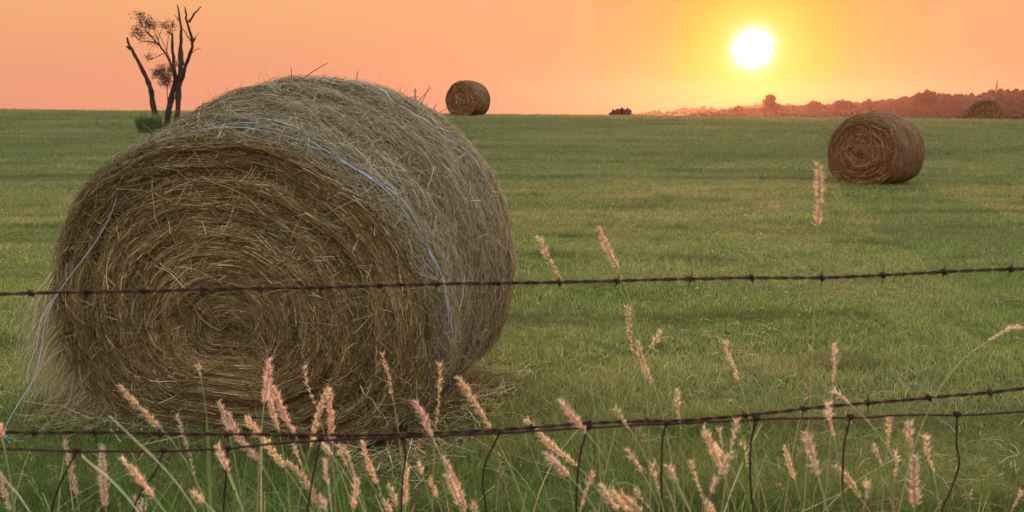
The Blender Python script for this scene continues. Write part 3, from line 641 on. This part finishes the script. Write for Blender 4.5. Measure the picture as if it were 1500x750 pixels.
# ---------------------------------------------------------------- seeding grass stalks
HEADS = [ # top x, top y, bottom x, bottom y, width px, kind (d dense, b beaded, p pale bare, f faint)
 (175,565,235,627,8,'d'),(160,609,225,670,4,'p'),(95,645,112,725,6,'d'),(150,652,155,742,11,'d'),(120,667,150,692,5,'p'),(178,670,225,728,8,'d'),(-2,618,3,640,6,'d'),(-4,682,25,722,6,'p'),(0,695,14,747,6,'d'),
 (197,728,203,752,6,'d'),(209,731,211,754,6,'d'),(173,730,178,752,5,'f'),(290,533,294,552,4,'b'),(258,608,284,695,5,'b'),(321,588,335,636,5,'d'),(335,605,378,673,11,'d'),(359,610,417,685,12,'d'),(419,675,463,738,10,'d'),
 (394,525,387,590,8,'d'),(390,548,408,628,7,'d'),(400,566,432,636,10,'d'),(445,535,463,594,6,'b'),(481,568,455,655,9,'d'),(483,570,487,650,10,'d'),(319,652,335,690,7,'d'),(430,648,442,682,4,'b'),(471,648,487,668,6,'d'),
 (477,675,481,708,5,'d'),(496,652,510,685,4,'b'),(265,695,270,745,4,'f'),(283,720,299,735,4,'d'),(468,725,478,748,5,'d'),(560,516,574,578,7,'b'),(643,530,638,620,7,'b'),(607,587,633,640,9,'d'),(670,552,718,629,7,'d'),
 (530,643,553,708,8,'d'),(596,680,594,740,8,'d'),(612,678,618,694,4,'d'),(630,700,640,728,6,'d'),(648,670,682,750,8,'d'),(652,695,672,740,8,'d'),(729,663,745,735,6,'f'),(502,655,520,700,4,'b'),(523,702,518,745,9,'d'),
 (569,710,580,742,5,'d'),(563,733,572,752,6,'d'),(695,738,697,754,6,'d'),(732,685,730,702,4,'f'),(820,588,858,632,7,'d'),(772,615,845,682,7,'d'),(798,662,833,697,7,'d'),(869,692,853,738,5,'b'),(880,710,905,748,7,'d'),
 (895,718,925,750,9,'d'),(910,725,940,752,10,'d'),(901,597,922,628,5,'b'),(918,658,940,692,5,'d'),(935,627,957,670,7,'f'),(955,680,965,718,6,'b'),(977,683,992,710,7,'d'),(932,715,953,745,5,'b'),(980,725,990,752,6,'f'),
 (991,569,996,622,4,'b'),(920,448,927,518,7,'b'),(934,500,957,562,5,'d'),(968,485,952,510,5,'d'),(790,347,822,410,6,'b'),(876,334,905,394,8,'d'),(1198,240,1197,330,8,'d'),(1062,498,1083,560,6,'b'),
 (1030,625,1058,690,9,'d'),(1045,650,1062,672,6,'d'),(1053,627,1058,655,5,'b'),(1080,615,1072,655,5,'b'),(1086,645,1095,685,5,'b'),(1072,662,1055,695,7,'d'),(1050,700,1042,722,6,'d'),(1012,675,1030,730,5,'b'),(1035,735,1045,754,12,'d'),
 (1190,540,1176,595,7,'f'),(1221,505,1220,560,4,'b'),(1221,572,1243,590,4,'b'),(1213,590,1222,640,4,'b'),(1149,653,1164,702,5,'d'),(1179,634,1198,696,8,'d'),(1171,660,1173,690,4,'f'),(1222,683,1260,730,6,'d'),(1140,710,1152,728,4,'f'),
 (1302,610,1299,660,7,'b'),(1332,618,1336,660,5,'b'),(1340,668,1340,742,14,'d'),(1355,640,1367,692,6,'b'),(1280,652,1293,683,4,'b'),(1312,662,1311,697,4,'b'),(1295,705,1302,727,5,'f'),(1273,708,1268,732,4,'b'),(1498,718,1484,745,5,'b'),
 (1420,725,1421,742,4,'f'),(1496,476,1448,500,5,'b'),(1310,733,1312,752,4,'f')]
SX = [113, 240, 334, 470, 590, 733, 862, 977, 1108, 1246, 1402]
ORD = ['first', 'second', 'third', 'fourth', 'fifth', 'sixth', 'seventh', 'eighth', 'ninth', 'tenth', 'eleventh', 'twelfth', 'thirteenth', 'fourteenth']
def zone(h):
    x, y = h[0], h[1]
    if y < np.interp(x, *np.array(top).T): return 0
    if y < np.interp(x, *np.array(low).T): return 1
    return 2
def bay(h): return int(np.searchsorted(SX, h[0]))
from collections import defaultdict
grp = defaultdict(list)
for k, h in enumerate(HEADS): grp[(zone(h), bay(h))].append(k)
WZ = ['above the top wire', 'between barbed wires', 'below lower wire']
def bayname(b):
    if b == 0: return 'before first fence upright'
    if b == len(SX): return 'past last fence upright'
    return 'past %s fence upright' % ORD[b - 1]
SHAPE = {'d': 'plump pink seed head', 'b': 'thin beaded pink seed head', 'p': 'pale bare bent blade tip', 'f': 'faint slender tan seed head'}
PINK = np.array([1.0, .81, .64]); TAN = np.array([.52, .42, .28]); GST = np.array([.38, .38, .20]); PALE = np.array([.55, .50, .36])
for (z, b), ks in grp.items():
    ks.sort(key=lambda k: HEADS[k][0])
    for m, k in enumerate(ks):
        x0, y0, x1, y1, wp, kd = HEADS[k]
        Y = rng.uniform(1.25, 2.0) if z else rng.uniform(1.5, 1.9)
        if kd == 'f': Y += .4
        sc = Y / FPX
        A = at(x0, y0, Y + rng.uniform(-.03, .03)); B = at(x1, y1, Y)
        ax = B - A; Lh = np.linalg.norm(ax); ax /= Lh
        # stem: leaves the head along its axis, then bends down to its root
        lean = np.array([ax[0], ax[1] * .3, 0])
        drop = B[2]; rootp = np.array([B[0] + np.clip(lean[0], -.8, .8) * .30 * drop + rng.normal(0, .03), B[1] + rng.normal(0, .05), 0]); rootp[2] = float(gz(rootp[0], rootp[1])) - .01
        c1 = B + ax * min(.28, drop * .35); c2 = rootp + np.array([(B[0] - rootp[0]) * .25, 0, drop * .35])
        s = np.linspace(0, 1, 26)[:, None]
        stem = (1 - s) ** 3 * B + 3 * (1 - s) ** 2 * s * c1 + 3 * (1 - s) * s ** 2 * c2 + s ** 3 * rootp
        r = empty('grass_stalk', rootp)
        where = [WZ[0], WZ[1] + ' ' + bayname(b), WZ[2] + ' ' + bayname(b)][z]
        pos = '' if len(ks) == 1 else (ORD[m] + ' from left ')
        lab = (SHAPE[kd] + ' ' + pos + where) if z else (SHAPE[kd] + ' ' + pos + 'reaching above the top barbed wire')
        tag(r, lab, 'grass stalk', 'tall seeding grass stalks along the fence')
        scol = {'d': GST, 'b': GST * .9, 'p': PALE, 'f': TAN * .8}[kd]
        mb = MB(); tube(mb, stem, np.linspace(.0011, .0021, 26), 5, scol); mb.build('stem', M_stem, r)
        mb = MB()
        axis = np.linspace(0, 1, 16)[:, None]; side = np.cross(ax, [0, 1, 0]); side /= np.linalg.norm(side) + 1e-9; dep = np.cross(ax, side)
        curve = rng.normal(0, .03) * Lh
        cen = lambda f: A + (B - A) * f[:, None] + side * (curve * 4 * f * (1 - f))[:, None]
        if kd == 'p':
            f = np.linspace(0, 1, 14); P = cen(f)[None]; ribbons(mb, P[:, ::-1], wp * sc * 1.1, np.array([side + dep * .3]), PALE[None], True)
            tube(mb, cen(f), .0012, 5, PALE)
        else:
            tube(mb, cen(np.linspace(0, 1, 12)), .0011, 5, TAN)
            w = wp * sc * .60; c0 = (TAN * .9 if kd == 'f' else PINK) * rng.uniform(.85, 1.03) * np.array([1, rng.uniform(.93, 1.04), rng.uniform(.88, 1.02)])
            if kd == 'b' or kd == 'f':
                nb = max(4, int(Lh / (w * 2.6))); f0 = (np.arange(nb) + .5) / nb + rng.normal(0, .012, nb); f = np.repeat(f0, 13); f = f + rng.normal(0, .28 / nb, len(f)); env = np.full(len(f), .85)
            else:
                f = rng.random(int(Lh / .00042)) ; env = np.interp(f, [0, .12, .5, .85, 1], [.30, .75, 1.0, .8, .45]) * (.55 + .85 * vnoise(f * 11 + k * 1.7, f * 0))
            f = np.clip(f, 0, 1); m2 = len(f); an = rng.random(m2) * 6.28; rr = w * env * (.15 + .75 * rng.random(m2))
            p = cen(f) + side * (np.cos(an) * rr)[:, None] + dep * (np.sin(an) * rr)[:, None]
            d = -ax * 1.0 + (side * np.cos(an)[:, None] + dep * np.sin(an)[:, None]) * .55 + rng.normal(0, .18, (m2, 3)); d /= np.linalg.norm(d, axis=1)[:, None]
            e = np.cross(d, rng.normal(0, 1, (m2, 3))); e /= np.linalg.norm(e, axis=1)[:, None]; g = np.cross(d, e)
            l = (.0026 + .0012 * rng.random(m2))[:, None]; t = l * .42
            V = np.stack([p - d * l, p + e * t, p + g * t, p - e * t, p - g * t, p + d * l], 1).reshape(-1, 3)
            bb = (np.arange(m2) * 6)[:, None, None]; T = np.array([[0, 2, 1], [0, 3, 2], [0, 4, 3], [0, 1, 4], [5, 1, 2], [5, 2, 3], [5, 3, 4], [5, 4, 1]])[None] + bb
            cc = c0 * (.75 + .4 * rng.random(m2))[:, None]; mb.add(V, None, T.reshape(-1, 3), np.repeat(cc, 6, 0))
            # fine bristles
            nb = m2 // 2; bp_ = p[:nb]; bd = d[:nb] + (side * np.cos(an[:nb])[:, None] + dep * np.sin(an[:nb])[:, None]) * .4
            P = bp_[:, None] + bd[:, None] * (np.linspace(0, 1, 3) * .0095)[None, :, None]
            ribbons(mb, P, .0007, e[:nb], np.tile(c0 * 1.05, (nb, 1)))
        mb.build('seed_head' if kd != 'p' else 'blade_tip', M_seed if kd != 'p' else M_stem, r, smooth=False)
        if rng.random() < .35:
            mb = MB(); i0 = rng.integers(12, 20); p0 = stem[i0]; sg = rng.choice([-1, 1]); q = np.linspace(0, 1, 9)
            P = p0 + np.stack([sg * .10 * q, .03 * q * rng.normal(), .16 * q - .12 * q ** 2], 1)
            ribbons(mb, P[None], .005, np.array([[0, 1., .3]]), np.array([[.16, .26, .07]])); mb.build('leaf', M_stem, r)

# ---------------------------------------------------------------- rank grass along the fence
mb = MB()
def blades(n, fx, yr, hr, wr, cols, dead=.15):
    x = fx(n); y = rng.uniform(yr[0], yr[1], n); h = rng.uniform(hr[0], hr[1], n)
    a = rng.random(n) * 6.28; ln = .15 + .65 * rng.random(n) ** 1.5; d = np.stack([np.cos(a), np.sin(a) * .6, np.zeros(n)], 1); s = np.linspace(0, 1, 9)
    P = np.stack([x, y, gz(x, y)], 1)[:, None] + d[:, None] * ((h * ln)[:, None] * s ** 2.4)[..., None] + np.array([0, 0, 1.]) * (h[:, None] * (s - .3 * ln[:, None] * s ** 3))[..., None]
    c = cols[0] + (cols[1] - cols[0]) * rng.random(n)[:, None]; c = np.where((rng.random(n) < dead)[:, None], np.array([.42, .36, .20]), c)
    b2 = a + 1.57 + rng.normal(0, .5, n); ribbons(mb, P, rng.uniform(wr[0], wr[1], n), np.stack([np.cos(b2), np.sin(b2), np.zeros(n)], 1), c)
G1 = np.array([.05, .12, .02]); G2 = np.array([.13, .23, .045])
blades(2600, lambda n: rng.uniform(-2.2, 2.4, n), (1.3, 2.6), (.30, .66), (.0025, .005), (G1 * .8, G2 * .8), .08)
blades(60, lambda n: rng.normal(-.62, .10, n), (1.45, 1.8), (.70, .93), (.005, .009), (G1, G2), .05)
blades(26, lambda n: rng.normal(-.30, .07, n), (1.45, 1.8), (.70, .90), (.005, .009), (G1, G2), .05)
blades(12, lambda n: rng.normal(.10, .03, n), (1.5, 1.7), (.75, .88), (.005, .008), (G1, G2), 0)
blades(50, lambda n: rng.normal(.50, .16, n), (1.45, 1.9), (.72, 1.02), (.004, .008), (G1 * .8, G2 * .8), .1)
blades(14, lambda n: rng.normal(-1.0, .1, n), (1.45, 1.8), (.72, .85), (.005, .008), (G1, G2), .2)
o = mb.build('tall_grass', M_stem); tag(o, 'rank green grass growing thickly under the wire fence', 'grass', None, 'stuff')

# ---------------------------------------------------------------- haze
m, t, o_ = mat('haze_air')
v = t.nodes.new('ShaderNodeVolumePrincipled'); v.inputs['Density'].default_value = .000105; v.inputs['Anisotropy'].default_value = .78
v.inputs['Color'].default_value = (.95, .60, .54, 1); t.links.new(v.outputs[0], o_.inputs['Volume'])
zmin = -8; zmax = 42; x0, x1, y0_, y1_ = -1250, 1250, -320, 1150
V = [(x, y, z) for z in (zmin, zmax) for y in (y0_, y1_) for x in (x0, x1)]
mb = MB(); mb.add(V, [[0, 2, 3, 1], [4, 5, 7, 6], [0, 1, 5, 4], [2, 6, 7, 3], [0, 4, 6, 2], [1, 3, 7, 5]]); hz = mb.build('haze', m, smooth=False)
tag(hz, 'thin warm evening haze over the whole field', 'haze', None, 'stuff')
print('tris', sum(len(o.data.polygons) for o in bpy.data.objects if o.type == 'MESH'))
